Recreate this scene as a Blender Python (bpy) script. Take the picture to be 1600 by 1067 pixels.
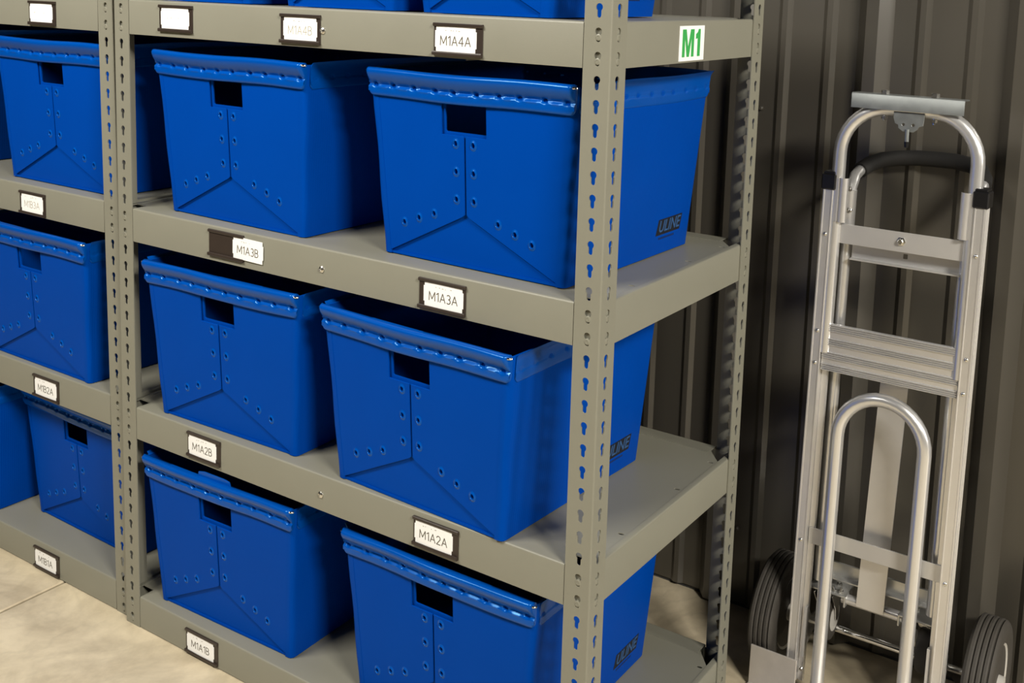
import bpy, math, random
from mathutils import Matrix, Vector

# ------------------------------------------------------------------ camera, world, light, exposure
S = 0.0254                       # all modelling below is done in inches
scene = bpy.context.scene
COL = scene.collection
for o in list(bpy.data.objects):
    bpy.data.objects.remove(o, do_unlink=True)

cam_d = bpy.data.cameras.new('camera')
cam = bpy.data.objects.new('camera', cam_d)
COL.objects.link(cam)
cam_d.sensor_fit = 'HORIZONTAL'
cam_d.sensor_width = 36.0
cam_d.lens = 39.197
cam_d.shift_x = -0.00769
cam_d.shift_y = -0.19980
cam_d.clip_start = 0.05
cam.matrix_world = Matrix((
    (0.8271477, -0.0985387, 0.5532782, 0.859041),
    (0.5612753, 0.0954043, -0.8221119, -1.524137),
    (0.0282247, 0.9905494, 0.1342207, 1.500266),
    (0, 0, 0, 1)))
scene.camera = cam

world = bpy.data.worlds.new('warehouse_air')
scene.world = world
world.use_nodes = True
bg = world.node_tree.nodes['Background']
bg.inputs[0].default_value = (1.0, 0.93, 0.82, 1)
bg.inputs[1].default_value = 0.009

def ceiling_lamp(name, loc, target, sx, sy, power, col):
    d = bpy.data.lights.new(name, 'AREA')
    d.shape = 'RECTANGLE'; d.size = sx; d.size_y = sy
    d.energy = power; d.color = col
    o = bpy.data.objects.new(name, d)
    COL.objects.link(o)
    o.location = loc
    o.rotation_euler = (Vector(target) - Vector(loc)).to_track_quat('-Z', 'Y').to_euler()
    return o
WARM = (1.0, 0.945, 0.85)
ceiling_lamp('high_bay_lamp', (3.7, -2.1, 3.7), (0.0, 0.3, 1.0), 1.2, 0.4, 250, WARM)
ceiling_lamp('high_bay_lamp', (-1.45, -1.9, 3.15), (-0.9, 0.1, 1.2), 1.3, 0.5, 105, WARM)
ceiling_lamp('high_bay_lamp', (9.5, -0.3, 3.5), (0.3, 0.6, 1.2), 0.9, 2.6, 270, WARM)

vs = scene.view_settings
vs.view_transform = 'Standard'
vs.look = 'None'
vs.exposure = 0.0
vs.gamma = 1.0
vs.use_curve_mapping = False
scene.cycles.diffuse_bounces = 2

# ------------------------------------------------------------------ helpers
def tag(o, label=None, cat=None, group=None, kind=None):
    if label: o['label'] = label
    if cat: o['category'] = cat
    if group: o['group'] = group
    if kind: o['kind'] = kind
    return o

def empty(name, loc=(0, 0, 0), rot=(0, 0, 0), parent=None):
    o = bpy.data.objects.new(name, None)
    COL.objects.link(o)
    o.location = [c * S for c in loc]
    o.rotation_euler = rot
    o.empty_display_size = 0.05
    o.parent = parent
    return o

def link(name, me, parent=None, loc=(0, 0, 0), rot=(0, 0, 0)):
    o = bpy.data.objects.new(name, me)
    COL.objects.link(o)
    o.location = [c * S for c in loc]
    o.rotation_euler = rot
    o.parent = parent
    return o

class MB:
    """collects shapes in inches, becomes ONE mesh"""
    def __init__(self):
        self.v = []; self.f = []
    def add(self, vs_, fs_):
        n = len(self.v)
        self.v += [tuple(p) for p in vs_]
        self.f += [tuple(i + n for i in f) for f in fs_]
        return self
    def box(self, x0, x1, y0, y1, z0, z1, b=0.0):
        if x0 > x1: x0, x1 = x1, x0
        if y0 > y1: y0, y1 = y1, y0
        if z0 > z1: z0, z1 = z1, z0
        if b <= 0:
            vs_ = [(x, y, z) for z in (z0, z1) for y in (y0, y1) for x in (x0, x1)]
            fs_ = [(0, 2, 3, 1), (4, 5, 7, 6), (0, 1, 5, 4), (2, 6, 7, 3), (0, 4, 6, 2), (1, 3, 7, 5)]
            return self.add(vs_, fs_)
        b = min(b, (x1 - x0) * .45, (y1 - y0) * .45, (z1 - z0) * .45)
        # chamfered box
        vs_ = []; idx = {}
        for sx in (0, 1):
            for sy in (0, 1):
                for sz in (0, 1):
                    X = (x0, x1)[sx]; Y = (y0, y1)[sy]; Z = (z0, z1)[sz]
                    ix = X + (b if sx == 0 else -b); iy = Y + (b if sy == 0 else -b); iz = Z + (b if sz == 0 else -b)
                    for a, p in (('x', (X, iy, iz)), ('y', (ix, Y, iz)), ('z', (ix, iy, Z))):
                        idx[(sx, sy, sz, a)] = len(vs_); vs_.append(p)
        fs_ = []
        for s in (0, 1):
            q = [idx[(s, 0, 0, 'x')], idx[(s, 1, 0, 'x')], idx[(s, 1, 1, 'x')], idx[(s, 0, 1, 'x')]]
            fs_.append(tuple(q if s else q[::-1]))
            q = [idx[(0, s, 0, 'y')], idx[(1, s, 0, 'y')], idx[(1, s, 1, 'y')], idx[(0, s, 1, 'y')]]
            fs_.append(tuple(q[::-1] if s else q))
            q = [idx[(0, 0, s, 'z')], idx[(1, 0, s, 'z')], idx[(1, 1, s, 'z')], idx[(0, 1, s, 'z')]]
            fs_.append(tuple(q if s else q[::-1]))
        for s in (0, 1):
            for t in (0, 1):
                fs_.append((idx[(s, t, 0, 'x')], idx[(s, t, 1, 'x')], idx[(s, t, 1, 'y')], idx[(s, t, 0, 'y')]))
                fs_.append((idx[(s, 0, t, 'x')], idx[(s, 1, t, 'x')], idx[(s, 1, t, 'z')], idx[(s, 0, t, 'z')]))
                fs_.append((idx[(0, s, t, 'y')], idx[(1, s, t, 'y')], idx[(1, s, t, 'z')], idx[(0, s, t, 'z')]))
                for u in (0, 1):
                    pass
        for sx in (0, 1):
            for sy in (0, 1):
                for sz in (0, 1):
                    fs_.append((idx[(sx, sy, sz, 'x')], idx[(sx, sy, sz, 'y')], idx[(sx, sy, sz, 'z')]))
        return self.add(vs_, fs_)
    def tube(self, path, r, n=12, cap=True, close=False):
        """round bar swept along a list of points; r is a number or one per point"""
        P = [Vector(p) for p in path]
        m = len(P)
        rs = r if isinstance(r, (list, tuple)) else [r] * m
        T = []
        for i in range(m):
            a = P[i - 1] if (i > 0 or close) else P[i]
            c = P[(i + 1) % m] if (i < m - 1 or close) else P[i]
            T.append((c - a).normalized())
        up = Vector((0, 0, 1)) if abs(T[0].z) < .9 else Vector((0, 1, 0))
        N = (up - T[0] * up.dot(T[0])).normalized()
        vs_ = []
        for i in range(m):
            N = (N - T[i] * N.dot(T[i])).normalized()
            B = T[i].cross(N)
            for k in range(n):
                a = 2 * math.pi * k / n
                vs_.append(P[i] + (N * math.cos(a) + B * math.sin(a)) * rs[i])
        fs_ = []
        for i in range(m if close else m - 1):
            j = (i + 1) % m
            for k in range(n):
                l = (k + 1) % n
                fs_.append((i * n + k, i * n + l, j * n + l, j * n + k))
        if cap and not close:
            fs_.append(tuple(range(n))[::-1])
            fs_.append(tuple((m - 1) * n + k for k in range(n)))
        return self.add(vs_, fs_)
    def lathe(self, prof, c=(0, 0, 0), axis='z', n=20):
        """prof: list of (radius, height) turned about an axis"""
        vs_ = []
        for r, h in prof:
            for k in range(n):
                a = 2 * math.pi * k / n
                x, y = r * math.cos(a), r * math.sin(a)
                p = {'z': (x, y, h), 'x': (h, x, y), 'y': (y, h, x), '-y': (x, -h, y)}[axis]
                vs_.append((p[0] + c[0], p[1] + c[1], p[2] + c[2]))
        fs_ = []
        for i in range(len(prof) - 1):
            for k in range(n):
                l = (k + 1) % n
                fs_.append((i * n + k, i * n + l, (i + 1) * n + l, (i + 1) * n + k))
        if prof[0][0] > 1e-6: fs_.append(tuple(range(n))[::-1])
        if prof[-1][0] > 1e-6: fs_.append(tuple((len(prof) - 1) * n + k for k in range(n)))
        return self.add(vs_, fs_)
    def grid(self, rows, close_u=False):
        nr = len(rows); nc = len(rows[0])
        fs_ = []
        for i in range(nr - 1 + (1 if close_u else 0)):
            j = (i + 1) % nr
            for k in range(nc - 1):
                fs_.append((i * nc + k, i * nc + k + 1, j * nc + k + 1, j * nc + k))
        return self.add([p for r in rows for p in r], fs_)
    def map(self, fn):
        self.v = [tuple(fn(*p)) for p in self.v]
        return self
    def mesh(self, name, mat, angle=35):
        me = bpy.data.meshes.new(name)
        me.from_pydata([(x * S, y * S, z * S) for x, y, z in self.v], [], self.f)
        me.validate()
        import bmesh
        bm = bmesh.new(); bm.from_mesh(me)
        bmesh.ops.recalc_face_normals(bm, faces=bm.faces)
        bm.to_mesh(me); bm.free()
        if mat: me.materials.append(mat)
        me.shade_smooth()
        me.set_sharp_from_angle(angle=math.radians(angle))
        return me
    def build(self, name, mat, parent=None, org=(0, 0, 0), loc=(0, 0, 0), rot=(0, 0, 0), angle=35):
        if org != (0, 0, 0):
            self.v = [(x - org[0], y - org[1], z - org[2]) for x, y, z in self.v]
        return link(name, self.mesh(name, mat, angle), parent, loc, rot)

def plate(outline, holes=(), thick=0.1, bevel=0.0):
    """flat plate with real holes -> (verts (u, v, d), faces); d from 0 to thick"""
    c = bpy.data.curves.new('tmp', 'CURVE')
    c.dimensions = '2D'; c.fill_mode = 'BOTH'
    c.extrude = max(thick / 2 - bevel, 0.0005)
    c.bevel_depth = bevel; c.bevel_resolution = 0
    if bevel: c.offset = -bevel
    for pts in [outline] + list(holes):
        s = c.splines.new('POLY'); s.points.add(len(pts) - 1); s.use_cyclic_u = True
        for p, q in zip(s.points, pts): p.co = (q[0], q[1], 0, 1)
    o = bpy.data.objects.new('tmp', c)
    m = o.to_mesh()
    v = [(p.co.x, p.co.y, p.co.z + thick / 2) for p in m.vertices]
    f = [tuple(p.vertices) for p in m.polygons]
    o.to_mesh_clear()
    bpy.data.objects.remove(o); bpy.data.curves.remove(c)
    return v, f

def text_shape(body, size, thick=0.012, offset=0.0, shear=0.0, xscale=1.0, align='CENTER'):
    c = bpy.data.curves.new('tmp', 'FONT')
    c.body = body; c.size = size; c.align_x = align; c.align_y = 'CENTER'
    c.extrude = thick / 2; c.offset = offset; c.shear = shear; c.resolution_u = 4
    o = bpy.data.objects.new('tmp', c)
    m = o.to_mesh()
    v = [(p.co.x * xscale, p.co.y, p.co.z + thick / 2) for p in m.vertices]
    f = [tuple(p.vertices) for p in m.polygons]
    o.to_mesh_clear()
    bpy.data.objects.remove(o); bpy.data.curves.remove(c)
    return v, f

def circle(cx, cy, r, n=12):
    return [(cx + r * math.cos(2 * math.pi * k / n), cy + r * math.sin(2 * math.pi * k / n)) for k in range(n)]

def rrect(x0, x1, y0, y1, r, n=4):
    out = []
    for (cx, cy, a0) in ((x1 - r, y1 - r, 0), (x0 + r, y1 - r, 90), (x0 + r, y0 + r, 180), (x1 - r, y0 + r, 270)):
        for k in range(n + 1):
            a = math.radians(a0 + 90 * k / n)
            out.append((cx + r * math.cos(a), cy + r * math.sin(a)))
    return out

# ------------------------------------------------------------------ materials
def mat(name, col, rough=.5, metal=0.0, spec=.5, noise=0.0, nscale=20, bump=0.0, bscale=200, rvar=0.0):
    m = bpy.data.materials.new(name); m.use_nodes = True
    nt = m.node_tree; b = nt.nodes['Principled BSDF']
    b.inputs['Base Color'].default_value = (*col, 1)
    b.inputs['Roughness'].default_value = rough
    b.inputs['Metallic'].default_value = metal
    b.inputs['Specular IOR Level'].default_value = spec
    tc = nt.nodes.new('ShaderNodeTexCoord')
    if noise or rvar:
        n = nt.nodes.new('ShaderNodeTexNoise'); n.inputs['Scale'].default_value = nscale; n.inputs['Detail'].default_value = 5
        nt.links.new(tc.outputs['Object'], n.inputs['Vector'])
        if noise:
            mx = nt.nodes.new('ShaderNodeMix'); mx.data_type = 'RGBA'
            mx.inputs[6].default_value = (*[c * (1 - noise) for c in col], 1)
            mx.inputs[7].default_value = (*[min(1, c * (1 + noise)) for c in col], 1)
            nt.links.new(n.outputs['Fac'], mx.inputs[0]); nt.links.new(mx.outputs[2], b.inputs['Base Color'])
        if rvar:
            mr = nt.nodes.new('ShaderNodeMapRange')
            mr.inputs['To Min'].default_value = rough - rvar; mr.inputs['To Max'].default_value = rough + rvar
            nt.links.new(n.outputs['Fac'], mr.inputs['Value']); nt.links.new(mr.outputs[0], b.inputs['Roughness'])
    if bump:
        n2 = nt.nodes.new('ShaderNodeTexNoise'); n2.inputs['Scale'].default_value = bscale; n2.inputs['Detail'].default_value = 3
        nt.links.new(tc.outputs['Object'], n2.inputs['Vector'])
        bp = nt.nodes.new('ShaderNodeBump'); bp.inputs['Strength'].default_value = bump; bp.inputs['Distance'].default_value = .002
        nt.links.new(n2.outputs['Fac'], bp.inputs['Height']); nt.links.new(bp.outputs[0], b.inputs['Normal'])
    return m

M_GREY = mat('grey_powder_coat', (.236, .231, .184), .42, noise=.04, nscale=12, bump=.08, bscale=900, rvar=.05)
M_RIVET = mat('rivet_steel', (.236, .231, .184), .40)
M_SCREW = mat('zinc_screw', (.75, .74, .70), .25, metal=1.0)
M_BLUE = mat('blue_corrugated_plastic', (.0, .054, .36), .42, spec=.06, noise=.07, nscale=9, rvar=.05)
M_BLUE3 = mat('blue_flat_sheet', (.0, .055, .37), .40, spec=.06, noise=.05, nscale=9)
M_BLUE2 = mat('blue_welded_plastic', (.0, .070, .39), .22, spec=.6, noise=.05, nscale=14)
M_PRINT = mat('black_ink', (.006, .008, .016), .5)
M_PRINTL = mat('reversed_out_lettering', (.03, .095, .24), .5)
M_HOLDER = mat('dark_brown_holder_plastic', (.034, .024, .019), .4, noise=.15, nscale=40)
M_CARD = mat('white_card', (.95, .95, .94), .7)
M_INK = mat('grey_brown_ink', (.10, .085, .06), .8)
M_INKF = mat('faded_ink', (.42, .40, .33), .8)
M_GREEN = mat('green_vinyl', (.045, .40, .09), .45)
M_WALL = mat('dark_bronze_panel_paint', (.062, .056, .045), .30, spec=.9, noise=.06, nscale=3, rvar=.06)
M_ALU = mat('brushed_aluminium', (.80, .79, .78), .33, metal=.72, noise=.05, nscale=30, bump=.04, bscale=600)
M_TUBE = mat('satin_aluminium_tube', (.82, .82, .82), .28, metal=.75)
M_STRIP = mat('mill_finish_strip', (.64, .63, .61), .42, metal=.5, noise=.05, nscale=20)
M_ZINC = mat('zinc_plate', (.30, .32, .32), .46, metal=.85, noise=.18, nscale=60, rvar=.08)
M_PLATE = mat('bright_zinc', (.60, .60, .58), .3, metal=.75, noise=.1, nscale=50)
M_CHROME = mat('chrome', (.85, .85, .84), .1, metal=1.0)
M_BLACK = mat('black_plastic', (.007, .007, .008), .3)
M_FOAM = mat('black_foam_grip', (.009, .0085, .008), .75, bump=.2, bscale=500)
M_RUBBER = mat('tyre_rubber', (.058, .052, .044), .7, noise=.25, nscale=25, bump=.15, bscale=300)
M_HUB = mat('painted_grey_hub', (.55, .53, .49), .45)
M_NOSE = mat('worn_nose_plate', (.62, .58, .53), .5, metal=.55, noise=.12, nscale=35, rvar=.1)

for m_, t_ in ((M_BLUE, (.1, .5, 1)), (M_BLUE3, (.1, .5, 1)), (M_BLUE2, (.25, .65, 1))):
    m_.node_tree.nodes['Principled BSDF'].inputs['Specular Tint'].default_value = (*t_, 1)
def flutes(m, axis):
    """fine corrugation of twin-wall sheet as relief"""
    nt = m.node_tree; b = nt.nodes['Principled BSDF']
    tc = nt.nodes.new('ShaderNodeTexCoord')
    w = nt.nodes.new('ShaderNodeTexWave'); w.wave_type = 'BANDS'; w.bands_direction = axis
    w.inputs['Scale'].default_value = 52; w.inputs['Distortion'].default_value = .3
    nt.links.new(tc.outputs['Object'], w.inputs['Vector'])
    bp = nt.nodes.new('ShaderNodeBump'); bp.inputs['Strength'].default_value = .12; bp.inputs['Distance'].default_value = .0012
    nt.links.new(w.outputs['Fac'], bp.inputs['Height']); nt.links.new(bp.outputs[0], b.inputs['Normal'])
flutes(M_BLUE, 'Y')

def concrete():
    m = bpy.data.materials.new('polished_concrete'); m.use_nodes = True
    nt = m.node_tree; b = nt.nodes['Principled BSDF']
    tc = nt.nodes.new('ShaderNodeTexCoord')
    def noise(scale, det, rough, dist=0):
        n = nt.nodes.new('ShaderNodeTexNoise'); n.inputs['Scale'].default_value = scale
        n.inputs['Detail'].default_value = det; n.inputs['Roughness'].default_value = rough; n.inputs['Distortion'].default_value = dist
        nt.links.new(tc.outputs['Object'], n.inputs['Vector']); return n
    a = noise(3.0, 9, .60, 1.6); c = noise(14, 6, .7, .2)
    mul = nt.nodes.new('ShaderNodeMath'); mul.operation = 'MULTIPLY_ADD'; mul.inputs[1].default_value = .35
    nt.links.new(c.outputs['Fac'], mul.inputs[0]); nt.links.new(a.outputs['Fac'], mul.inputs[2])
    r = nt.nodes.new('ShaderNodeValToRGB')
    r.color_ramp.elements[0].position = .44; r.color_ramp.elements[0].color = (.45, .375, .255, 1)
    r.color_ramp.elements[1].position = .86; r.color_ramp.elements[1].color = (.74, .64, .455, 1)
    nt.links.new(mul.outputs[0], r.inputs[0])
    w = noise(2.6, 4, .5, 1.6)
    s1 = nt.nodes.new('ShaderNodeMath'); s1.operation = 'SUBTRACT'; s1.inputs[1].default_value = .5
    s2 = nt.nodes.new('ShaderNodeMath'); s2.operation = 'ABSOLUTE'
    s3 = nt.nodes.new('ShaderNodeMapRange'); s3.inputs['From Max'].default_value = .05; s3.inputs['To Min'].default_value = .90
    nt.links.new(w.outputs['Fac'], s1.inputs[0]); nt.links.new(s1.outputs[0], s2.inputs[0]); nt.links.new(s2.outputs[0], s3.inputs['Value'])
    mm = nt.nodes.new('ShaderNodeMix'); mm.data_type = 'RGBA'; mm.blend_type = 'MULTIPLY'; mm.inputs[0].default_value = 1
    nt.links.new(r.outputs[0], mm.inputs[6]); nt.links.new(s3.outputs[0], mm.inputs[7])
    nt.links.new(mm.outputs[2], b.inputs['Base Color'])
    b.inputs['Roughness'].default_value = .42
    bp = nt.nodes.new('ShaderNodeBump'); bp.inputs['Strength'].default_value = .1; bp.inputs['Distance'].default_value = .004
    nt.links.new(c.outputs['Fac'], bp.inputs['Height']); nt.links.new(bp.outputs[0], b.inputs['Normal'])
    return m
M_CONC = concrete()

# ------------------------------------------------------------------ floor and wall
fl = empty('floor', (0, 0, 0)); tag(fl, kind='structure')
for x0, x1 in ((-420, -59.35), (-59.05, 330)):
    for y0, y1 in ((-330, 42),):
        MB().box(x0, x1, y0, y1, -4, 0, .12).build('slab', M_CONC, fl)
MB().box(-421, 331, -331, 43, -6, -.35).build('joint_base', mat('joint_grit', (.12, .10, .08), .9), fl)

YW = 36.5
wl = empty('wall_back', (0, YW, 0)); tag(wl, kind='structure')
def wall_profile(x0, n):
    """sheet profile: (x, depth toward room) across n major ribs"""
    p = []
    for k in range(n):
        c = x0 + 12 * k
        p += [(c - 1.5, 0), (c - .52, 1.25), (c + .52, 1.25), (c + 1.5, 0)]
        for q in (3.95, 8.05):
            p += [(c + q - .64, 0), (c + q - .26, .30), (c + q + .22, .30), (c + q + .64, 0)]
    p.append((x0 + 12 * n - 1.5, 0))
    return p
for i in range(-5, 5):
    pr = wall_profile(5.3 - 12 + 36 * i, 3)
    n = len(pr)
    mb = MB()
    v = [(x, -d, z) for z in (.4, 165) for x, d in pr]
    v += [(x, -d + .12, z) for z in (.4, 165) for x, d in pr]
    f = []
    for k in range(n - 1):
        f += [(k, k + 1, n + k + 1, n + k), (2 * n + k, 3 * n + k, 3 * n + k + 1, 2 * n + k + 1),
              (k, 2 * n + k, 2 * n + k + 1, k + 1), (n + k, n + k + 1, 3 * n + k + 1, 3 * n + k)]
    f += [(0, n, 3 * n, 2 * n), (n - 1, 3 * n - 1, 4 * n - 1, 2 * n - 1)]
    mb.add(v, f).build('wall_panel', M_WALL, wl, angle=15)
MB().box(-300, 300, .2, 2.2, 0, 165).build('backing', mat('girt', (.05, .05, .05), .8), wl)
def hexhead(r, h, n=6):
    return [(r * 1.35, 0), (r * 1.3, h * .25), (r, h * .3), (r, h * .85), (r * .8, h), (0, h)]
ws_me = MB().lathe(hexhead(.17, .28), axis='-y', n=12).mesh('screw', M_WALL)
for x in (-30, -18.4, -4.6, 18.0, 30.2):
    for z in (7.9, 48.6, 90):
        link('screw', ws_me, wl, (x, 0, z))

# ------------------------------------------------------------------ shelving racks
W, D = 48.83, 24.39
FL, HOLE = 1.97, 0.93
def ztop(k): return 57.0 - 18 * (4 - k)

def keyhole(cx, cz):
    pts = []
    for k in range(11):                       # round head
        a = math.radians(-52 + 284 * k / 10)
        pts.append((cx + .25 * math.cos(a), cz + .2 + .25 * math.sin(a)))
    for k in range(6):                        # round slot end
        a = math.radians(180 + 180 * k / 5)
        pts.append((cx + .155 * math.cos(a), cz - .30 + .155 * math.sin(a)))
    return pts

def flange_cell(cx, u0, u1, z0, z1, cz):
    """quads between a rectangle and a keyhole -> list of (inner, outer) loops"""
    hole = keyhole(cx, cz)
    outer = []
    for (x, z) in hole:
        dx, dz = x - cx, (z - cz)
        dz *= .8
        tx = ((u1 - cx) / dx if dx > 0 else (u0 - cx) / dx) if abs(dx) > 1e-9 else 1e9
        tz = ((z1 - cz) / dz if dz > 0 else (z0 - cz) / dz) if abs(dz) > 1e-9 else 1e9
        t = min(tx, tz)
        outer.append((cx + dx * t, cz + dz * t))
    return hole, outer

POST_H = 75.7
def post_mesh(sx, sy):
    """angle post, corner at the origin, flanges run to sx*x and sy*y"""
    mb = MB(); T = .085; B = .10
    nh = int(POST_H // 1.5)
    for fl_ in (0, 1):
        def P(u, z, d):
            return (sx * u, sy * d, z) if fl_ == 0 else (sx * d, sy * u, z)
        for j in range(nh):
            zc = .7 + 1.5 * j
            z0 = 0 if j == 0 else zc - .75
            z1 = zc + .75
            hole, outer = flange_cell(HOLE, B, FL, z0, z1, zc)
            n = len(hole)
            v = [P(u, z, 0) for u, z in hole] + [P(u, z, 0) for u, z in outer] + [P(u, z, T) for u, z in hole] + [P(u, z, T) for u, z in outer]
            f = []
            for k in range(n):
                l = (k + 1) % n
                f += [(k, l, n + l, n + k), (2 * n + k, 3 * n + k, 3 * n + l, 2 * n + l), (k, 2 * n + k, 2 * n + l, l)]
            # corners of the rectangle
            cs = [(B, z0), (FL, z0), (FL, z1), (B, z1)]
            for cu, cz in cs:
                for k in range(n):
                    l = (k + 1) % n
                    a, b = outer[k], outer[l]
                    on_u = lambda p: abs(p[0] - cu) < 1e-6
                    on_z = lambda p: abs(p[1] - cz) < 1e-6
                    if (on_u(a) and on_z(b) and not on_u(b)) or (on_z(a) and on_u(b) and not on_u(a)):
                        i0 = len(v); v += [P(cu, cz, 0), P(cu, cz, T)]
                        f += [(n + k, n + l, i0), (3 * n + k, i0 + 1, 3 * n + l)]
            mb.add(v, f)
            mb.add([P(FL, z0, 0), P(FL, z1, 0), P(FL, z1, T), P(FL, z0, T)], [(0, 1, 2, 3)])
    zt = .7 + 1.5 * (nh - 1) + .75
    # rounded corner strip
    pts = [(B, 0), (.05, .013), (.013, .05), (0, B)]
    inn = [(B, T), (B * .95, B * .95), (T, B)]
    rows = [[(sx * a, sy * b, 0) for a, b in pts], [(sx * a, sy * b, zt) for a, b in pts]]
    mb.grid(rows)
    return mb

POSTS = {}
for sx in (-1, 1):
    for sy in (-1, 1):
        POSTS[(sx, sy)] = post_mesh(sx, sy).mesh('post', M_GREY, 30)
RIV_F = MB().lathe([(.215, -.12), (.215, .03), (.17, .055), (.10, .058), (.095, .04), (0, .04)], axis='-y', n=14).mesh('rivet', M_RIVET)
RIV_S = MB().lathe([(.215, -.12), (.215, .03), (.17, .055), (.10, .058), (.095, .04), (0, .04)], axis='x', n=14).mesh('rivet', M_RIVET)
SCREW = MB().lathe([(.27, 0), (.26, .06), (.18, .13), (.09, .15), (.08, .08), (0, .08)], axis='-y', n=14).mesh('screw', M_SCREW)

def beam_profile(h):
    """front beam section (y inward, z): formed channel with a rounded top edge"""
    return [(.0, 0), (.0, h - .16), (.03, h - .07), (.09, h - .015), (.18, h), (1.6, h), (1.6, h - .07), (.20, h - .07), (.10, h - .16), (.10, .1), (.9, .1), (.9, 0)]

def extrude_x(prof, x0, x1, fy=1, y0=0, z0=0):
    mb = MB(); n = len(prof)
    v = [(x, y0 + fy * a, z0 + b) for x in (x0, x1) for a, b in prof]
    f = [(k, (k + 1) % n, n + (k + 1) % n, n + k) for k in range(n)]
    f += [tuple(range(n))[::-1], tuple(range(n, 2 * n))]
    return mb.add(v, f)
def extrude_y(prof, y0, y1, fx=1, x0=0, z0=0):
    mb = MB(); n = len(prof)
    v = [(x0 + fx * a, y, z0 + b) for y in (y0, y1) for a, b in prof]
    f = [(k, (k + 1) % n, n + (k + 1) % n, n + k) for k in range(n)]
    f += [tuple(range(n))[::-1], tuple(range(n, 2 * n))]
    return mb.add(v, f)

def rack(xr, yf, lean, label, holes_in_deck=True):
    """xr: x of the right outer corner at the floor, yf: front face"""
    cx, cy = xr - W / 2, yf + D / 2
    root = empty('shelving_rack', (cx, cy, 0)); tag(root, label, 'rack', 'grey steel shelving racks')
    ang = -math.atan(lean)
    for sx, sy, px, py in ((-1, 1, W / 2, -D / 2), (1, 1, -W / 2, -D / 2), (-1, -1, W / 2, D / 2), (1, -1, -W / 2, D / 2)):
        link('post', POSTS[(sx, sy)], root, (px, py, 0), (0, ang, 0))
    HB = 2.92
    for k in (1, 2, 3, 4):
        zt = ztop(k); dx = -lean * zt; z0 = zt - HB
        xl, xr_ = -W / 2 + dx, W / 2 + dx
        # front and back beams
        for nm, fy, yy in (('front_beam', 1, -D / 2), ('back_beam', -1, D / 2)):
            mb = extrude_x(beam_profile(HB), xl + FL + .06, xr_ - FL - .06, fy, yy + fy * .02, z0)
            for a, b in ((xl + .25, xl + FL + .2), (xr_ - FL - .2, xr_ - .25)):
                mb.box(a, b, yy + fy * .17, yy + fy * .23, z0 + .05, zt - .2)
            bm_ = mb.build(nm, M_GREY, root)
            for zr in (zt - .8 - .16, zt - 2.3 - .16):
                for xx in (xl + HOLE, xr_ - HOLE):
                    if fy == 1:
                        link('rivet', RIV_F, bm_, (xx, yy + .03, zr))
            if fy == 1 and k >= 2:
                link('screw', SCREW, bm_, (xr_ - 24.3, yy + .02, zt - 1.62))
        # side beams
        for s in (-1, 1):
            xx = xr_ if s == 1 else xl
            prof = [(.11, 0), (.11, HB - .12), (.16, HB - .03), (.22, HB), (.62, HB), (.62, HB - .08), (.24, HB - .08), (.19, HB - .2), (.19, .08), (.7, .08), (.7, .5), (.78, .5), (.78, 0)]
            bm_ = extrude_y(prof, -D / 2 + .25, D / 2 - .25, -s, xx, z0).build('side_beam', M_GREY, root)
            if s == 1:
                for zr in (zt - .8 - .16, zt - 2.3 - .16):
                    for yy in (-D / 2 + HOLE, D / 2 - HOLE):
                        link('rivet', RIV_S, bm_, (xx - .03, yy, zr))
        # deck with clipped corners
        a, b = xl + .60, xr_ - .60
        c, d = -D / 2 + 1.55, D / 2 - .35
        q = 2.6
        out = [(a, c), (b, c), (b, d - q), (b - q * .8, d), (a + q * .8, d), (a, d - q)]
        hl = []
        for yy in (D / 2 - 3.4, D / 2 - 9.5, -D / 2 + 6):
            for xx in (b - .45, a + .45):
                hl.append([(xx + .26 * math.cos(t * math.pi / 5), yy + .13 * math.sin(t * math.pi / 5)) for t in range(10)])
        v, f = plate(out, hl, .07)
        MB().add([(x, y, z + zt - .10) for x, y, z in v], f).build('shelf_deck', M_GREY, root)
    return root

rack(0, 0, 0.0, 'grey steel shelving rack standing nearest, with the green M1 sign on its end')
rack(-48.9, .5, .0157, 'grey steel shelving rack at the left edge, second from the hand truck')

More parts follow.
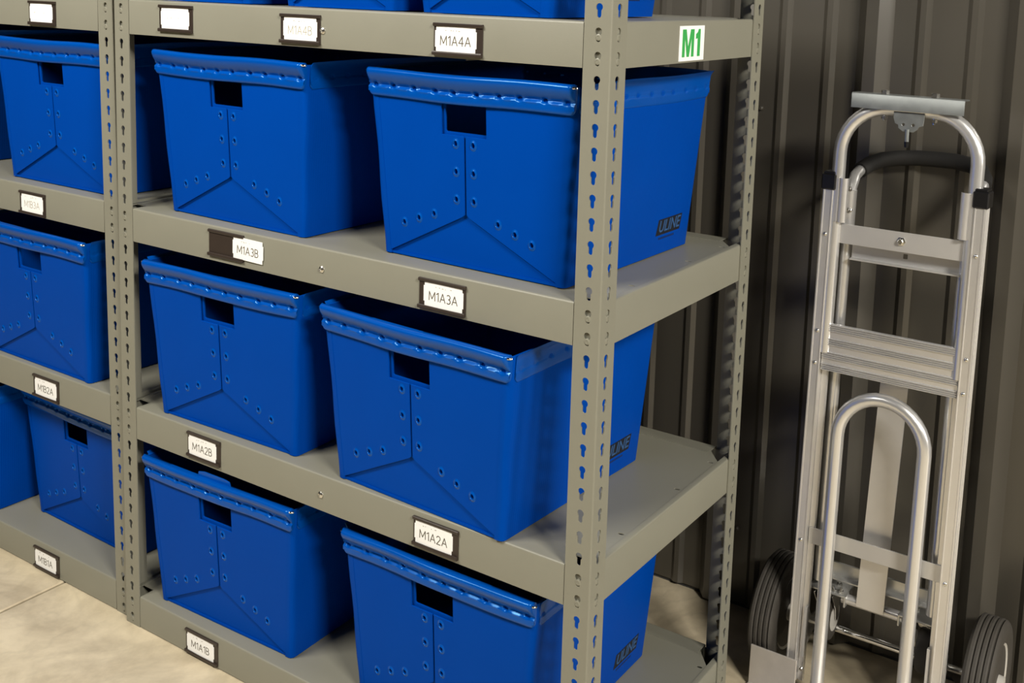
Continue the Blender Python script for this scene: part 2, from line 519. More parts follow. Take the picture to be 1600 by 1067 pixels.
# ------------------------------------------------------------------ totes
def tote_meshes(wb, db, H, e, s, apex, rimh, seed, bowing=0.12):
    """all parts of one kind of tote as meshes; origin at the middle of the bottom front edge"""
    rnd = random.Random(seed)
    sxm = -.25 * wb / 16.14                    # seam sits a little left
    hw = lambda z: wb / 2 + s * z / H
    yf = lambda z: -e * z / H
    yb = lambda z: db + e * z / H
    out = {}
    TH = .16
    ph = [rnd.uniform(0, 6.28) for _ in range(4)]
    def wob(z, i): return .05 * math.sin(z * .9 + ph[i]) * min(1, z / 2)
    # ---- body: sides and back in one wrapped sheet, plus the bottom
    def contour(z, inset):
        w, f_, b_ = hw(z) - inset, yf(z) + inset, yb(z) - inset
        r = .42 - inset
        pts = [(-w + .75 - inset, f_)]
        def arc(cx_, cy_, a0):
            for k in range(5):
                a = math.radians(a0 - 22.5 * k)
                pts.append((cx_ + r * math.cos(a), cy_ + r * math.sin(a)))
        arc(-w + r + wob(z, 0), f_ + r, 270)
        m = 6
        bow = bowing * math.sin(math.pi * min(1, max(0, z / H)))
        for k in range(1, m):
            t = k / m; pts.append((-w - bow * math.sin(math.pi * t), f_ + r + (b_ - f_ - 2 * r) * t))
        arc(-w + r, b_ - r, 180)
        arc(w - r, b_ - r, 90)
        for k in range(1, m):
            t = 1 - k / m; pts.append((w + bow * math.sin(math.pi * t), f_ + r + (b_ - f_ - 2 * r) * t))
        arc(w - r + wob(z, 1), f_ + r, 0)
        pts.append((w - .75 + inset, f_))
        return pts
    mb = MB()
    zs_ = [0.03 + (H - .25) * k / 10 for k in range(11)]
    ro = [[(x, y, z) for x, y in contour(z, 0)] for z in zs_]
    ri = [[(x, y, z) for x, y in contour(z, TH)] for z in zs_]
    mb.grid(ro); mb.grid(ri)
    n = len(ro[0])
    mb.grid([ro[-1], ri[-1]]); mb.grid([ro[0], ri[0]])
    mb.grid([[r[0] for r in ro], [r[0] for r in ri]]); mb.grid([[r[-1] for r in ro], [r[-1] for r in ri]])
    mb.box(-wb / 2 + .12, wb / 2 - .12, .12, db - .12, .02, .2)
    out['body'] = mb.mesh('body', M_BLUE, 40)
    # ---- front sheets (mapped from face coordinates u, z, depth below the face)
    def F(u, z, d): return (u, yf(z) + d, z)
    hz0, hz1 = H * .703, H * .845
    hu0, hu1 = sxm - 1.83 * wb / 16.14, sxm + 1.83 * wb / 16.14
    w0, w1 = hw(0), hw(H - 1)
    inner = [(-w0 + .5, .03), (w0 - .5, .03), (w1 - .5, H - 1.0), (-w1 + .5, H - 1.0)]
    spots = []
    for side in (-1, 1):
        u0 = sxm + side * .07
        hb = hz0 - .22
        he = (hu0 - .2) if side < 0 else (hu1 + .06)
        poly = [(side * (w0 - .62), .22), (u0 + side * .25, apex - .06), (u0, apex + .15), (u0, hb), (he, hb), (he, H - 1.2), (side * (hw(H - 1.2) - .62), H - 1.2)]
        edge = [(side * (hw(z) - .62), z) for z in (H * .66, H * .33)]
        poly += edge
        sp = [(sxm + side * .77, z * H / 13.85) for z in (8.95, 6.95, 4.95)]
        k16 = wb / 16.14
        sp += [((sxm + side * q[0]) * 1.0, q[1] * apex / 3.75) for q in ((2.85 * k16, 3.62), (4.28 * k16, 3.12), (5.68 * k16, 2.60))]
        spots += sp
        v, f = plate(poly, [[(u + .16 * math.cos(t * .6283), z + .20 * math.sin(t * .6283)) for t in range(10)] for u, z in sp], .12, .02)
        fl_ = MB().add([F(u, z, .14 - d) for u, z, d in v], f)
        out['flap%d' % side] = fl_.mesh('front_flap', M_BLUE3, 40)
    v, f = plate(inner, [rrect(hu0, hu1, hz0, hz1, .14)] + [circle(u, z, .12, 8) for u, z in spots], .13)
    out['front_sheet'] = MB().add([F(u, z, .36 - d) for u, z, d in v], f).mesh('front_sheet', M_BLUE3, 40)
    # ---- puckered weld craters around the pierced spots
    wm = MB()
    for u, z in spots:
        prof = [(.33, .0), (.27, .02), (.215, .07), (.18, .085), (.155, .05), (.15, -.05), (.13, -.34)]
        m2 = MB().lathe([(r, h) for r, h in prof], n=12); m2.f = [q for q in m2.f if len(q) == 4]
        wm.add([F(u + a, z + b * 1.25, .01 - h) for a, b, h in m2.v], m2.f)
    out['welds'] = wm.mesh('weld_dimples', M_BLUE2, 60)
    # ---- rim bands
    def rim(L0, L1, nw, place, amp, wsp, step=.11):
        """L0..L1 along the band; place(l, z, d) -> point; d outward"""
        zz = [0, .04, .12, .26, .45, .65, .85, 1.0, 1.1, 1.18, 1.25, 1.31, 1.37, 1.45, 1.53, 1.62, 1.75, 1.9, 2.02, 2.08, 2.1]
        dd = [.20, .40, .52, .57, .54, .45, .33, .22, .14, .09, .07, .07, .09, .13, .17, .19, .20, .20, .17, .1, -.02]
        nC = max(12, int((L1 - L0) / step))
        cols = [L0 + (L1 - L0) * k / nC for k in range(nC + 1)]
        ws_ = [L0 + .55 + (L1 - L0 - 1.1) * (k + .06 * math.sin(k * 2.3 + ph[3])) / (nw - 1) for k in range(nw)]
        rows = []
        for q, (z, d) in enumerate(zip(zz, dd)):
            row = []
            for l in cols:
                dist = min(abs(l - w) for w in ws_)
                dv = d * amp if z < 1.15 else d
                zc = 1.27
                dv -= .46 * math.exp(-(dist / .16) ** 4 - ((z - zc) / .13) ** 4)
                dv += .035 * math.exp(-((dist - .27) / .12) ** 2 - ((z - zc) / .2) ** 2)
                pad = min(1, dist / .6)
                dv += .085 * pad * math.exp(-((z - 1.43) / .085) ** 2)
                dv -= .055 * pad * math.exp(-((z - 1.24) / .07) ** 2)
                dv += .03 * math.sin(l * .8 + ph[0] + z * .6)
                endf = min(1, (l - L0) / .25 + .45, (L1 - l) / .25 + .45)
                dv *= endf if z < 1.1 else 1
                zoff = .05 * math.sin(l * .45 + ph[1])
                if z > 1.8:                     # rounded lower corners
                    ed = min(l - L0, L1 - l)
                    if ed < .35: zoff += .35 * (1 - ed / .35) ** 2
                row.append(place(l, H - z * rimh / 2.1 + zoff, dv))
            rows.append(row)
        for z, d in ((1.6, -.09), (.3, -.24), (.06, -.1)):
            rows.append([place(l, H - z * rimh / 2.1, d) for l in cols])
        m_ = MB(); m_.grid(rows, close_u=True)
        nr = len(rows); nc_ = len(cols); b0 = len(m_.v)
        m_.f.append(tuple(i * nc_ for i in range(nr))); m_.f.append(tuple(i * nc_ + nc_ - 1 for i in range(nr)))
        return m_
    L = hw(H) - .12
    bowf = lambda l: .10 * math.cos(l / L * 1.5)
    out['rimF'] = rim(-L, L, 10, lambda l, z, d: (l, yf(z) - d - bowf(l), z), 1.0, 0).mesh('rim_band', M_BLUE2, 50)
    out['rimB'] = rim(-L, L, 10, lambda l, z, d: (l, yb(z) + d, z), 1.0, 0, .3).mesh('rim_band', M_BLUE2, 50)
    y0, y1 = -e + .5, db + e - .1
    for sd in (-1, 1):
        out['rimS%d' % sd] = rim(y0, y1, 11, lambda l, z, d, sd=sd: (sd * (hw(z) + d * .28 + .03 + .26 * max(0, 1 - (H - z) / .55) ** 2), l, z), .12, 0, .16).mesh('rim_band', M_BLUE2, 50)
    # ---- rim wire ends
    for sd in (-1, 1):
        out['wire%d' % sd] = MB().tube([(sd * (L - .05), yf(H) - .32, H - .22), (sd * (L + .10), yf(H) - .27, H - .22), (sd * (L + .17), yf(H) - .10, H - .24)], .085, 8).mesh('rim_wire', M_CHROME, 60)
    # ---- printed mark on the right side
    def R(u, z, d): return (hw(z) + d + bowing * math.sin(math.pi * z / H) * math.sin(math.pi * min(1, max(0, u / db))) , u, z)
    py = db - 3.6; pz = 2.15
    k = .2
    mk = MB().add([R(py + a + k * b, pz + b, c) for a, b, c in plate([(-1.95, -.62), (1.95, -.62), (1.95, .62), (-1.95, .62)], (), .012)[0]], plate([(-1.95, -.62), (1.95, -.62), (1.95, .62), (-1.95, .62)], (), .012)[1])
    for q in range(13):                        # the small line under it, too small to read
        a = -1.55 + q * .2
        mk.add([R(py + a + u, pz - .98 + w_, c) for u, w_, c in ((0, 0, .0), (.11, 0, .0), (.12, .16, .0), (.01, .16, .0), (0, 0, .012), (.11, 0, .012), (.12, .16, .012), (.01, .16, .012))], [(4, 5, 6, 7), (0, 1, 5, 4), (1, 2, 6, 5), (2, 3, 7, 6), (3, 0, 4, 7)])
    out['print'] = mk.mesh('printed_mark', M_PRINT, 30)
    v, f = text_shape('ULINE', 1.3, .02, offset=.012, shear=.18, xscale=.98)
    out['letters'] = MB().add([R(py + a, pz + b, c + .006) for a, b, c in v], f).mesh('lettering', M_PRINTL, 30)
    # ---- popped handle tab (used on one tote)
    v, f = plate([(-2.0, 0), (2.0, 0), (1.85, .42), (1.2, .52), (-1.2, .55), (-1.9, .4)], (), .1, .02)
    out['tab'] = MB().add([(u, yf(H) - .05 - d, H - .1 + z) for u, z, d in v], f).mesh('handle_tab', M_BLUE2, 40)
    return out

BIG = [tote_meshes(16.14, 18.02, 13.85, .80, .98, 3.75, 2.1, sd) for sd in (1, 2, 3)]
SMALL = tote_meshes(10.7, 14.3, 9.2, .70, .8, 2.7, 1.7, 9)
def tote(kit, x, y, k, a, label, group, tab=False):
    root = empty('storage_tote', (x, y, ztop(k) + .03), (0, 0, a))
    tag(root, label, 'tote', group)
    fs = link('body', kit['body'], root)
    pr_ = link('printed_mark', kit['print'], fs); tag(pr_, 'black slanted maker mark printed on the side')
    link('lettering', kit['letters'], fs)
    link('front_sheet', kit['front_sheet'], root)
    for s in (-1, 1):
        link('front_flap', kit['flap%d' % s], root)
    o = link('weld_dimples', kit['welds'], root); tag(o, kind='stuff')
    rf = link('rim_band', kit['rimF'], root)
    link('rim_band', kit['rimB'], root)
    for s in (-1, 1):
        link('rim_band', kit['rimS%d' % s], root)
        w_ = link('rim_wire', kit['wire%d' % s], rf); tag(w_, 'bright wire end at the rim corner')
    if tab: link('handle_tab', kit['tab'], root)
    return root
GB = 'large blue totes on the racks'
tote(BIG[0], -12.05, 2.16, 3, -.018, 'large blue tote right of the M1A3B card, above the M1A3A card', GB)
tote(BIG[1], -35.65, 1.58, 3, -.016, 'large blue tote on the third shelf above the loose M1A3B card', GB)
tote(BIG[2], -36.12, .90, 2, .025, 'large blue tote on the second shelf above the M1A2B card', GB)
tote(BIG[0], -14.95, .15, 2, -.047, 'large blue tote on the second shelf above the M1A2A card', GB)
tote(BIG[1], -36.95, 1.2, 1, .028, 'large blue tote on the lowest shelf above the M1A1B card', GB, tab=True)
tote(BIG[2], -13.7, 1.71, 1, .0, 'large blue tote on the lowest shelf cut by the bottom edge, under the M1A2A card', GB)
tote(BIG[0], -60.3, 2.1, 3, .0, 'large blue tote in the left rack, highest of its column, above the faded M1B3A card', GB)
tote(BIG[1], -62.9, 1.0, 2, -.01, 'large blue tote in the left rack above the M1B2A card', GB)
tote(BIG[2], -60.85, 4.1, 1, -.02, 'large dull blue tote set back on the lowest shelf above the M1B1A card', GB)
tote(BIG[0], -80.4, 1.4, 1, .0, 'large blue tote at the left edge of the lowest shelf, only its side showing', GB)
tote(BIG[1], -86.2, 2.0, 3, .0, 'blue sliver of a tote at the left edge on the third shelf', GB)
GS = 'small blue totes on the top shelf'
tote(SMALL, -10.5, 1.0, 4, -.01, 'small blue tote on the top shelf above the M1A4A card, beside the corner post', GS)
tote(SMALL, -23.65, .9, 4, .0, 'small blue tote on the top shelf above the screw beside the M1A4B card', GS)
tote(SMALL, -38.5, 1.0, 4, .0, 'small blue tote on the top shelf, leftmost, above the washed-out blank card', GS)

# ------------------------------------------------------------------ label holders
def holder_meshes(wd, ht):
    back = MB().box(0, wd, -.07, 0, 0, ht, .01)
    top = extrude_x([(0, ht - .26), (-.16, ht - .24), (-.2, ht - .18), (-.2, ht - .04), (-.15, ht), (0, ht)], -.02, wd + .02)
    bot = extrude_x([(0, 0), (-.2, .0), (-.24, .06), (-.24, .22), (-.2, .28), (-.14, .25), (-.07, .26), (0, .26)], -.05, wd - .02)
    return back.mesh('back_plate', M_HOLDER), top.mesh('top_channel', M_HOLDER), bot.mesh('bottom_channel', M_HOLDER)
HM = {}
def arc2(cx_, cy_, rx, ry, a0, a1, n=9):
    return [(cx_ + rx * math.cos(math.radians(a0 + (a1 - a0) * k / n)), cy_ + ry * math.sin(math.radians(a0 + (a1 - a0) * k / n))) for k in range(n + 1)]
GLYPH = {
    'M': (.86, [[(0, 0), (.03, 1), (.43, .18), (.83, 1), (.86, 0)]]),
    '1': (.30, [[(0, .80), (.26, 1), (.26, 0)]]),
    'A': (.72, [[(0, 0), (.36, 1), (.72, 0)], [(.13, .34), (.59, .34)]]),
    'B': (.56, [[(0, 0), (0, 1), (.26, 1)] + arc2(.26, .76, .24, .24, 90, -90) + [(0, .52)], [(.26, .52)] + arc2(.28, .26, .28, .26, 90, -90) + [(0, 0)]]),
    '2': (.54, [arc2(.26, .74, .26, .26, 165, -30) + [(0, 0), (.54, 0)]]),
    '3': (.52, [arc2(.24, .75, .24, .25, 140, -85), arc2(.24, .26, .27, .26, 90, -140)]),
    '4': (.62, [[(.46, 0), (.46, 1), (0, .30), (.62, .30)]]),
}
def stroke_width(txt): return sum(GLYPH[c][0] + .22 for c in txt) - .22
def stroke_text(txt):
    x = 0; segs = []
    for c in txt:
        w_, ls = GLYPH[c]
        for l in ls:
            segs += [((a[0] + x, a[1]), (b[0] + x, b[1])) for a, b in zip(l, l[1:])]
        x += w_ + .22
    return segs
def card_outline(w, h):
    n = .10
    return [(n, 0), (w - n, 0), (w - n, .3), (w, .42), (w, h - .42), (w - n, h - .3), (w - n, h), (n, h), (n, h - .3), (0, h - .42), (0, .42), (n, .3)]
def label_holder(x0, zc, yf, txt, label, faint=0, wd=4.1, ht=2.2, cx0=.22, cw=3.5, tilt=0.0, card_dx=0.0):
    if (wd, ht) not in HM: HM[(wd, ht)] = holder_meshes(wd, ht)
    root = empty('label_holder', (x0, yf, zc - ht / 2)); tag(root, label, 'label', 'magnetic label holders on the shelf edges')
    for nm, me in zip(('back_plate', 'top_channel', 'bottom_channel'), HM[(wd, ht)]):
        link(nm, me, root)
    ch = ht - .40
    v, f = plate(card_outline(cw, ch), (), .016)
    u0 = cx0 + card_dx
    def C_(u, z, d):
        bend = .07 * math.sin(math.pi * min(1, max(0, u / cw)))
        c_, s_ = math.cos(tilt), math.sin(tilt)
        uu = u - cw / 2; zz = z - ch / 2
        return (u0 + cw / 2 + uu * c_ - zz * s_, -.075 - bend * .4 - d, .22 + ch / 2 + uu * s_ + zz * c_)
    # cut the card along its length so that it can bow
    card = MB(); n = 12
    rows = []
    for j, d in ((0, 0), (1, .018)):
        pass
    nz = .30
    us = [0, .09] + [.09 + (cw - .18) * q / (n - 2) for q in range(1, n - 2)] + [cw - .09, cw]
    for k in range(n):
        ua, ub = us[k], us[k + 1]
        notch = (k == 0 or k == n - 1)
        lo, hi = (0.0, ch) if not notch else (.34, ch - .34)
        q = [(ua, lo), (ub, lo), (ub, hi), (ua, hi)]
        vv = [C_(a, b, .0) for a, b in q] + [C_(a, b, .018) for a, b in q]
        card.add(vv, [(3, 2, 1, 0), (4, 5, 6, 7), (0, 1, 5, 4), (1, 2, 6, 5), (2, 3, 7, 6), (3, 0, 4, 7)])
    co = card.build('card', M_CARD, root, angle=20)
    if txt:
        tw, th_ = stroke_width(txt), .62
        lt = MB()
        for (a0, b0), (a1, b1) in stroke_text(txt):
            wd_ = .033 if faint == 0 else .028
            p0 = Vector((cw / 2 + (a0 - tw / 2) * .62, ch * .44 + (b0 - .5) * th_)); p1 = Vector((cw / 2 + (a1 - tw / 2) * .62, ch * .44 + (b1 - .5) * th_))
            t_ = (p1 - p0).normalized(); n_ = Vector((-t_.y, t_.x)) * wd_; e_ = t_ * wd_ * .5
            q = [p0 - e_ - n_, p1 + e_ - n_, p1 + e_ + n_, p0 - e_ + n_]
            lt.add([C_(p.x, p.y, .019) for p in q] + [C_(p.x, p.y, .025) for p in q], [(4, 5, 6, 7), (0, 1, 5, 4), (1, 2, 6, 5), (2, 3, 7, 6), (3, 0, 4, 7)])
        lt.build('lettering', M_INK if faint == 0 else M_INKF, co)
    # the small worn line of print above the number
    tiny = MB(); rnd = random.Random(txt or label)
    for q in range(5 if txt else 3):
        a = cw * .18 + rnd.uniform(0, cw * .5); b = ch * (.80 if txt else .5) + rnd.uniform(-.03, .03); l = rnd.uniform(.04, .16)
        tiny.add([C_(a, b, .02), C_(a + l, b, .02), C_(a + l, b + .05, .02), C_(a, b + .05, .02), C_(a, b, .024), C_(a + l, b, .024), C_(a + l, b + .05, .024), C_(a, b + .05, .024)], [(4, 5, 6, 7), (0, 1, 5, 4), (1, 2, 6, 5), (2, 3, 7, 6), (3, 0, 4, 7)])
    tiny.build('worn_print', M_INKF, co)
    return root
YL = .015
label_holder(-13.83, 55.33, YL, 'M1A4A', 'dark label holder with white card reading M1A4A', cx0=.12)
label_holder(-28.6, 55.40, YL, 'M1A4B', 'dark label holder with faded white card reading M1A4B', 1, cx0=.3)
label_holder(-42.75, 55.60, YL, '', 'dark label holder with washed-out blank card just right of the paired posts')
label_holder(-14.75, 37.37, YL, 'M1A3A', 'dark label holder with white card reading M1A3A', cx0=.42)
label_holder(-36.9, 37.60, YL, 'M1A3B', 'half-empty dark label holder, its card M1A3B slid out to the right', cx0=2.85, tilt=-.02)
label_holder(-39.85, 19.55, YL, 'M1A2B', 'dark label holder with white card reading M1A2B', cx0=.12)
label_holder(-14.92, 19.45, YL, 'M1A2A', 'dark label holder with white card reading M1A2A', cx0=.12)
label_holder(-40.4, 1.32, YL, 'M1A1B', 'dark label holder with white card reading M1A1B, near the floor', cx0=.15)
YN = .5 + YL
label_holder(-62.0, 55.35, YN, '', 'dark label holder with washed-out blank card left of the paired posts', cx0=.15)
label_holder(-64.45, 37.25, YN, 'M1B3A', 'dark label holder with faded card reading M1B3A', 1, cx0=.25)
label_holder(-63.15, 19.28, YN, 'M1B2A', 'dark label holder with white card reading M1B2A', cx0=.25)
label_holder(-63.9, 1.30, YN, 'M1B1A', 'dark label holder with white card reading M1B1A, near the floor', cx0=.12)

# ------------------------------------------------------------------ M1 sign on the end beam
sg = empty('shelf_sign', (-.10, 9.62, 54.20)); tag(sg, 'white sticker with green M1 on the end of the nearest rack', 'sign')
MB().box(0, .03, 0, 3.97, 0, 2.44).build('sticker', M_CARD, sg)
sp = MB()
def strokes(polys):
    for pts in polys:
        v, f = plate(pts, (), .012)
        sp.add([(.03 + d, u, z) for u, z, d in v], f)
strokes([[(.45, .28), (.87, .28), (.87, 1.6), (1.19, .28), (1.57, .28), (1.89, 1.6), (1.89, .28), (2.31, .28), (2.31, 2.2), (1.73, 2.2), (1.38, .98), (1.03, 2.2), (.45, 2.2)],
         [(2.86, .28), (3.32, .28), (3.32, 2.2), (2.98, 2.2), (2.86, 1.98), (2.58, 1.84), (2.58, 1.5), (2.86, 1.56)]])
sp.build('lettering', M_GREEN, sg)

# ------------------------------------------------------------------ hand truck
CT = empty('hand_truck', (10.75, 26.2, 0), (-math.atan(.04), 0, 0))
tag(CT, 'aluminium convertible hand truck leaning upright against the metal wall', 'hand truck')
# local frame: x sideways, y toward the wall, z up the rails
RIVET_C = MB().lathe([(.17, 0), (.165, .06), (.12, .11), (.05, .13), (0, .13)], axis='-y', n=12).mesh('rivet', M_SCREW)
def arc(cx, cz, r, a0, a1, n, y):
    return [(cx + r * math.cos(math.radians(a0 + (a1 - a0) * k / n)), y, cz + r * math.sin(math.radians(a0 + (a1 - a0) * k / n))) for k in range(n + 1)]
for s in (-1, 1):
    rail = MB()
    rail.box(s * 5.45, s * 6.22, 0, 1.35, 1.2, 43.6, .04)
    rail.box(s * 5.43, s * 5.54, -.06, .04, 1.2, 43.55, .02)      # raised beads of the extrusion
    rail.box(s * 6.10, s * 6.24, -.06, .04, 1.2, 43.55, .02)
    for yy in (.42, .86, 1.24):
        rail.box(s * 6.2, s * 6.27, yy, yy + .1, 1.2, 43.55, .02)
    rail.box(s * 4.95, s * 5.45, .75, 1.15, 1.2, 40.6, .04)       # inner lip
    ro_ = rail.build('rail', M_ALU, CT)
    for z in (39.8, 31.75, 29.05, 13.8):
        link('rivet', RIVET_C, ro_, (s * 5.83, -.005, z))
    cap = MB().box(s * 5.25, s * 6.42, -.16, 1.5, 43.45, 44.75, .1)
    cap.box(s * 5.35, s * 6.3, -.05, 1.4, 44.7, 44.95, .08)
    cap.build('end_cap', M_BLACK, CT)
    clip = MB()
    pts = [(s * 4.72 + .40 * math.cos(math.radians(a)), .30 - .36 * math.sin(math.radians(a))) for a in range(-10, 200, 15)]
    rows = [[(x, y, z) for x, y in pts] for z in (40.9, 44.5)]
    rows2 = [[(s * 4.72 + (x - s * 4.72) * .86, .30 + (y - .30) * .86, z) for x, y in pts] for z in (44.5, 40.9)]
    clip.grid(rows + rows2, close_u=True)
    clip.box(s * 5.0, s * 5.3, .02, .3, 40.9, 44.5, .05)
    co = clip.build('handle_clip', M_ALU, CT)
    bolt = MB()
    for z in (43.6, 41.9):
        bolt.lathe([(.2, 0), (.2, .14), (.12, .2), (0, .2)], (s * 4.38 if s < 0 else s * 4.38 - .0, .75, z), 'x' , 10)
    bolt.build('bolt', M_SCREW, CT)
# upper hoop handle
hoop = [(-5.28, .55, 30.0), (-5.28, .55, 38.0), (-5.28, .55, 46.6)]
hoop += [(-5.28 + 3.7 - 3.7 * math.cos(math.radians(a)), .55, 46.6 + 3.75 * math.sin(math.radians(a))) for a in range(10, 91, 10)]
hoop += [(0, .55, 50.38)]
hoop += [(5.28 - 3.7 + 3.7 * math.cos(math.radians(a)), .55, 46.6 + 3.75 * math.sin(math.radians(a))) for a in range(90, 0, -10)]
hoop += [(5.28, .55, 46.6), (5.28, .55, 38.0), (5.28, .55, 30.0)]
MB().tube(hoop, .53, 16).build('hoop_handle', M_TUBE, CT, angle=60)
# zinc channel across the hoop
ch = extrude_x([(-.30, 50.30), (-.30, 51.36), (-.24, 51.46), (-.14, 51.50), (1.3, 51.50), (1.3, 51.40), (-.12, 51.40), (-.20, 51.32), (-.20, 50.30)], -4.45, 4.12)
ch.build('cross_channel', M_ZINC, CT)
for x in (-1.95, 1.85):
    b = MB().lathe([(.32, 0), (.32, .3), (.28, .34), (0, .34)], (x, .1, 51.5), 'z', 6)
    b.tube([(x, .4, 49.4), (x, .4, 51.5)], .13, 8)
    b.lathe([(.26, 0), (.26, .24), (.12, .24), (.12, -.1), (0, -.1)], (x, .4, 49.55), 'z', 6)
    b.build('bolt', M_SCREW, CT)
v, f = plate([(-1.15, 50.2), (-1.15, 49.75), (-1.0, 49.3), (-.75, 49.2), (-.72, 48.95), (-.35, 48.7), (.45, 48.7), (.75, 48.95), (.85, 49.15), (1.15, 49.25), (1.2, 49.7), (1.2, 50.2)], [circle(-.35, 49.25, .12, 8), circle(.4, 49.25, .12, 8)], .12, .02)
MB().add([(x, .1 - d, z) for x, z, d in v], f).build('latch_plate', M_ZINC, CT)
lp = MB().tube([(.0, -.1, 48.9), (.02, -.12, 48.3), (.04, -.1, 47.9)], .17, 10)
lp.build('latch_pin', M_ZINC, CT)
MB().tube([(.03, -.1, 47.95), (.05, -.1, 47.5)], [.19, .15], 10).build('latch_tip', M_BLACK, CT)
# cross strips
def strip(z0, z1, y, x0=-5.4, x1=5.4, th=.12):
    v, f = plate(rrect(x0, x1, z0, z1, .12, 3), (), th, .02)
    return MB().add([(x, y - d, z) for x, z, d in v], f)
st = strip(39.15, 40.75, .62, -5.35, 5.1).build('cross_strip', M_STRIP, CT)
MB().lathe([(.36, 0), (.36, .06), (.24, .08), (.24, .26), (.18, .31), (0, .31)], (.12, .5, 40.0), '-y', 6).build('bolt', M_SCREW, st)
chn = MB()
v, f = plate([(-4.0, 37.9), (4.6, 37.9), (4.6, 39.2), (-4.0, 39.2)], [[(.1, 38.45), (.45, 38.45), (.45, 38.85), (.1, 38.85)]], .1)
chn.add([(x, 1.7 - d, z) for x, z, d in v], f)
chn.box(-4.0, 4.6, .95, 1.7, 37.82, 37.95, .02)
chn.box(-4.2, 4.8, 1.6, 2.4, 39.1, 39.25, .02)
chn.build('upper_channel', M_STRIP, CT)
strip(13.45, 14.85, .75).build('cross_strip', M_STRIP, CT)
# ribbed board
rb = MB().box(-5.4, 5.35, .28, .55, 28.5, 32.45, .03)
rbo = rb.build('ribbed_board', M_ALU, CT)
for g in (32.12, 30.97, 29.82, 28.82):
    for q in (-.24, -.08, .08, .24):
        MB().box(-5.38, 5.33,   .14, .32, g + q - .04, g + q + .04, .025).build('rib', M_ALU, rbo)
# front hoop
fh = [(-3.45, -.15, 1.0), (-3.45, -.15, 12.0), (-3.45, -.15, 23.6)] + [(-3.45 * math.cos(math.radians(a)), -.15, 23.6 + 3.6 * math.sin(math.radians(a))) for a in range(10, 180, 10)] + [(3.45, -.15, 23.6), (3.45, -.15, 12), (3.45, -.15, 1.0)]
MB().tube(fh, .55, 16).build('front_hoop', M_TUBE, CT, angle=60)
# rear frame tubes, sleeves and loop with foam grip
for s in (-1, 1):
    MB().tube([(s * 4.65, 1.95, 10.0), (s * 4.65, 1.95, 43.2)], .45, 12).build('rear_tube', M_TUBE, CT, angle=60)
    sl = MB().lathe([(.46, 40.4), (.56, 40.4), (.56, 43.4), (.46, 43.4)], (s * 4.65, 1.95, 0), 'z', 14)
    slo = sl.build('sleeve', M_ALU, CT, angle=40)
    MB().lathe([(.17, 0), (.17, .2), (.1, .26), (0, .26)], (s * 4.65 + .3, 1.45, 41.8), '-y', 8).build('bolt', M_SCREW, slo)
lp_pts = [(-4.65, 1.95, 42.6), (-4.7, 2.4, 43.6), (-4.85, 3.6, 44.4), (-4.85, 4.9, 44.75), (-4.5, 6.2, 45.2), (-3.7, 7.1, 45.6), (-2.4, 7.6, 45.85), (-1, 7.75, 46.0),
          (.6, 7.75, 46.05), (2.1, 7.65, 46.05), (3.4, 7.3, 45.9), (4.3, 6.6, 45.6), (4.85, 5.4, 45.1), (5.05, 4.2, 44.7), (5.0, 3.2, 44.2), (4.75, 2.4, 43.6), (4.65, 1.95, 42.6)]
MB().tube(lp_pts, .46, 12).build('loop_handle', M_TUBE, CT, angle=60)
gp = MB().tube(lp_pts[3:14], .66, 14)
gp.build('foam_grip', M_FOAM, CT, angle=60)
# centre strap
MB().grid([[(x, y, z) for x in (-1.3, .95)] for y, z in ((1.7, 8.8), (3.6, 30.5), (3.75, 30.5), (1.85, 8.8))], close_u=True).build('centre_strap', M_ALU, CT)
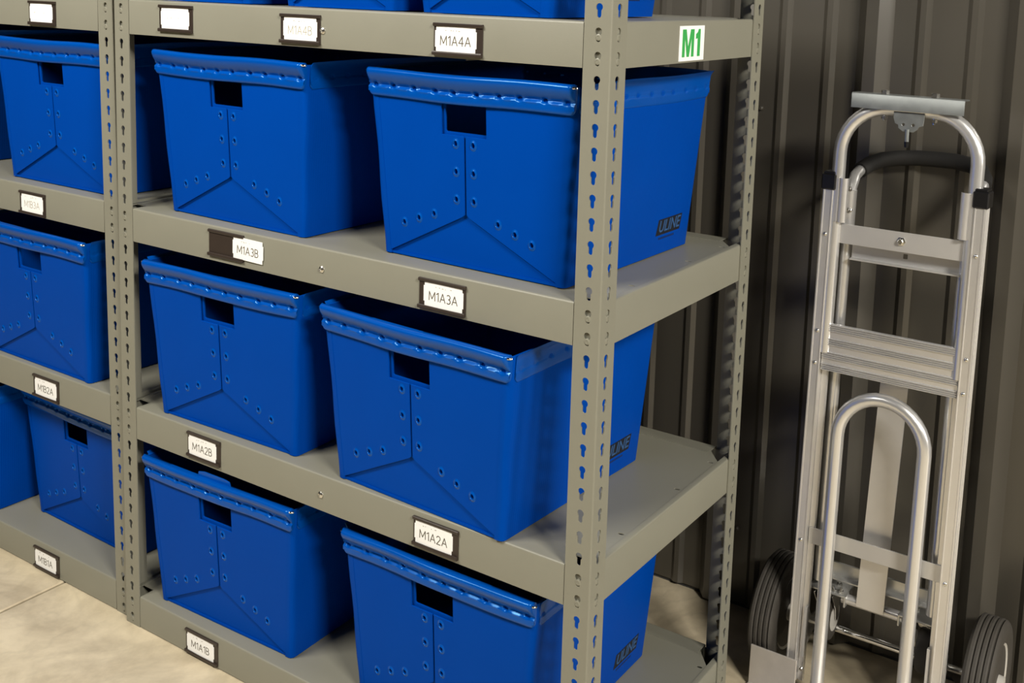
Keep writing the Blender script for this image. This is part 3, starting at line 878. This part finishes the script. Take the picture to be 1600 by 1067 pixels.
# bottom cross members
MB().tube([(-2.6, 2.2, 8.9), (2.4, 2.2, 8.9)], .42, 12).build('cross_tube', M_ALU, CT, angle=60)
bar = MB().box(-4.9, 4.9, 3.2, 3.4, 10.1, 11.3, .03)
bar.box(-4.9, 4.9, 2.5, 3.4, 10.05, 10.2, .03)
bar.build('rear_angle', M_PLATE, CT)
for s in (-1, 1):
    pl = MB().box(s * 2.2, s * 5.3, 1.5, 4.0, 9.2, 9.38, .05)
    pl.box(s * 2.15, s * 2.3, 1.5, 2.6, 8.4, 9.35, .03)
    plo = pl.build('caster_plate', M_PLATE, CT)
    for x, y in ((2.7, 2.0), (3.3, 1.9), (3.2, 3.2)):
        MB().lathe([(.24, 0), (.24, .18), (.13, .2), (.13, .42), (0, .42)], (s * x, y, 9.36), 'z', 6).build('bolt', M_SCREW, plo)
    # swivel caster
    cs = empty('caster', (s * 4.1, 2.9, 0), parent=CT)
    MB().lathe([(.9, 9.2), (1.0, 9.0), (.9, 8.75), (.75, 8.6), (0, 8.6)], (0, 0, 0), 'z', 16).build('swivel_head', M_CHROME, cs)
    fk = MB()
    for t in (-1, 1):
        v, f = plate([(-1.0, 8.75), (.8, 8.75), (1.0, 7.6), (1.15, 6.3), (.85, 5.9), (.45, 6.2), (.2, 7.2), (-.6, 8.2)], (), .1, .02)
        fk.add([(t * .78 - d, y, z) for y, z, d in v], f)
    fk.build('fork', M_CHROME, cs)
    MB().lathe([(.3, -.5), (1.55, -.55), (1.95, -.45), (2.05, 0), (1.95, .45), (1.55, .55), (.3, .5)], (0, .8, 6.2), 'x', 28).build('caster_wheel', M_RUBBER, cs)
    MB().lathe([(0, -.62), (.5, -.62), (1.2, -.57), (1.2, .57), (.5, .62), (0, .62)], (0, .8, 6.2), 'x', 20).build('caster_hub', M_HUB, cs)
# axle, wheels
MB().tube([(-8.9, 4.5, 4.83), (8.9, 4.5, 4.83)], .3, 12).build('axle', M_CHROME, CT, angle=60)
def ribbed_tyre():
    prof = [(3.1, -.9), (3.5, -1.1), (4.2, -1.2), (4.65, -1.12), (4.85, -.98)]
    for q in (-.62, -.2, .22, .64):
        prof += [(5.0, q - .24), (5.02, q - .04), (4.98, q + .06), (4.82, q + .10), (4.82, q + .16)]
    prof += [(4.96, .86), (4.85, 1.0), (4.65, 1.12), (4.2, 1.2), (3.5, 1.1), (3.1, .9)]
    return prof
for s in (-1, 1):
    wh = empty('wheel', (s * 8.7, 4.5, 4.83), parent=CT)
    MB().lathe(ribbed_tyre(), (0, 0, 0), 'x', 48).build('tyre', M_RUBBER, wh, angle=25)
    MB().lathe([(0, -1.35), (.7, -1.35), (.75, -.8), (2.2, -.5), (2.9, -.85), (3.25, -1.0), (3.2, 1.0), (2.9, .85), (2.2, .5), (.75, .8), (.7, 1.35), (0, 1.35)], (0, 0, 0), 'x', 32).build('rim_hub', M_HUB, wh, angle=40)
    br = MB()
    v, f = plate([(0.2, 2.2), (4.9, 4.1), (4.9, 5.6), (3.6, 5.7), (.9, 9.5), (.2, 9.5)], (), .14, .02)
    br.add([(s * 5.6 - d + .07, y, z) for y, z, d in v], f).build('axle_bracket', M_PLATE, CT)
# stair strips beside the rails and the nose plate
    ss = MB().box(s * 5.0 - .12, s * 5.0 + .12, .25, .65, 3.6, 8.0, .03)
    ss.build('slide_strip', M_STRIP, CT)
    MB().lathe([(.2, 0), (.2, .1), (.12, .18), (0, .18)], (s * 5.0, .25, 2.6), '-y', 10).build('bolt', M_SCREW, CT)
    MB().box(s * 5.1, s * 9.15, -.80, -.64, .25, 3.7, .03).build('nose_wing', M_NOSE, CT)
MB().box(-9.15, 9.15, -7.6, -.62, .12, .34, .04).build('nose_plate', M_NOSE, CT)
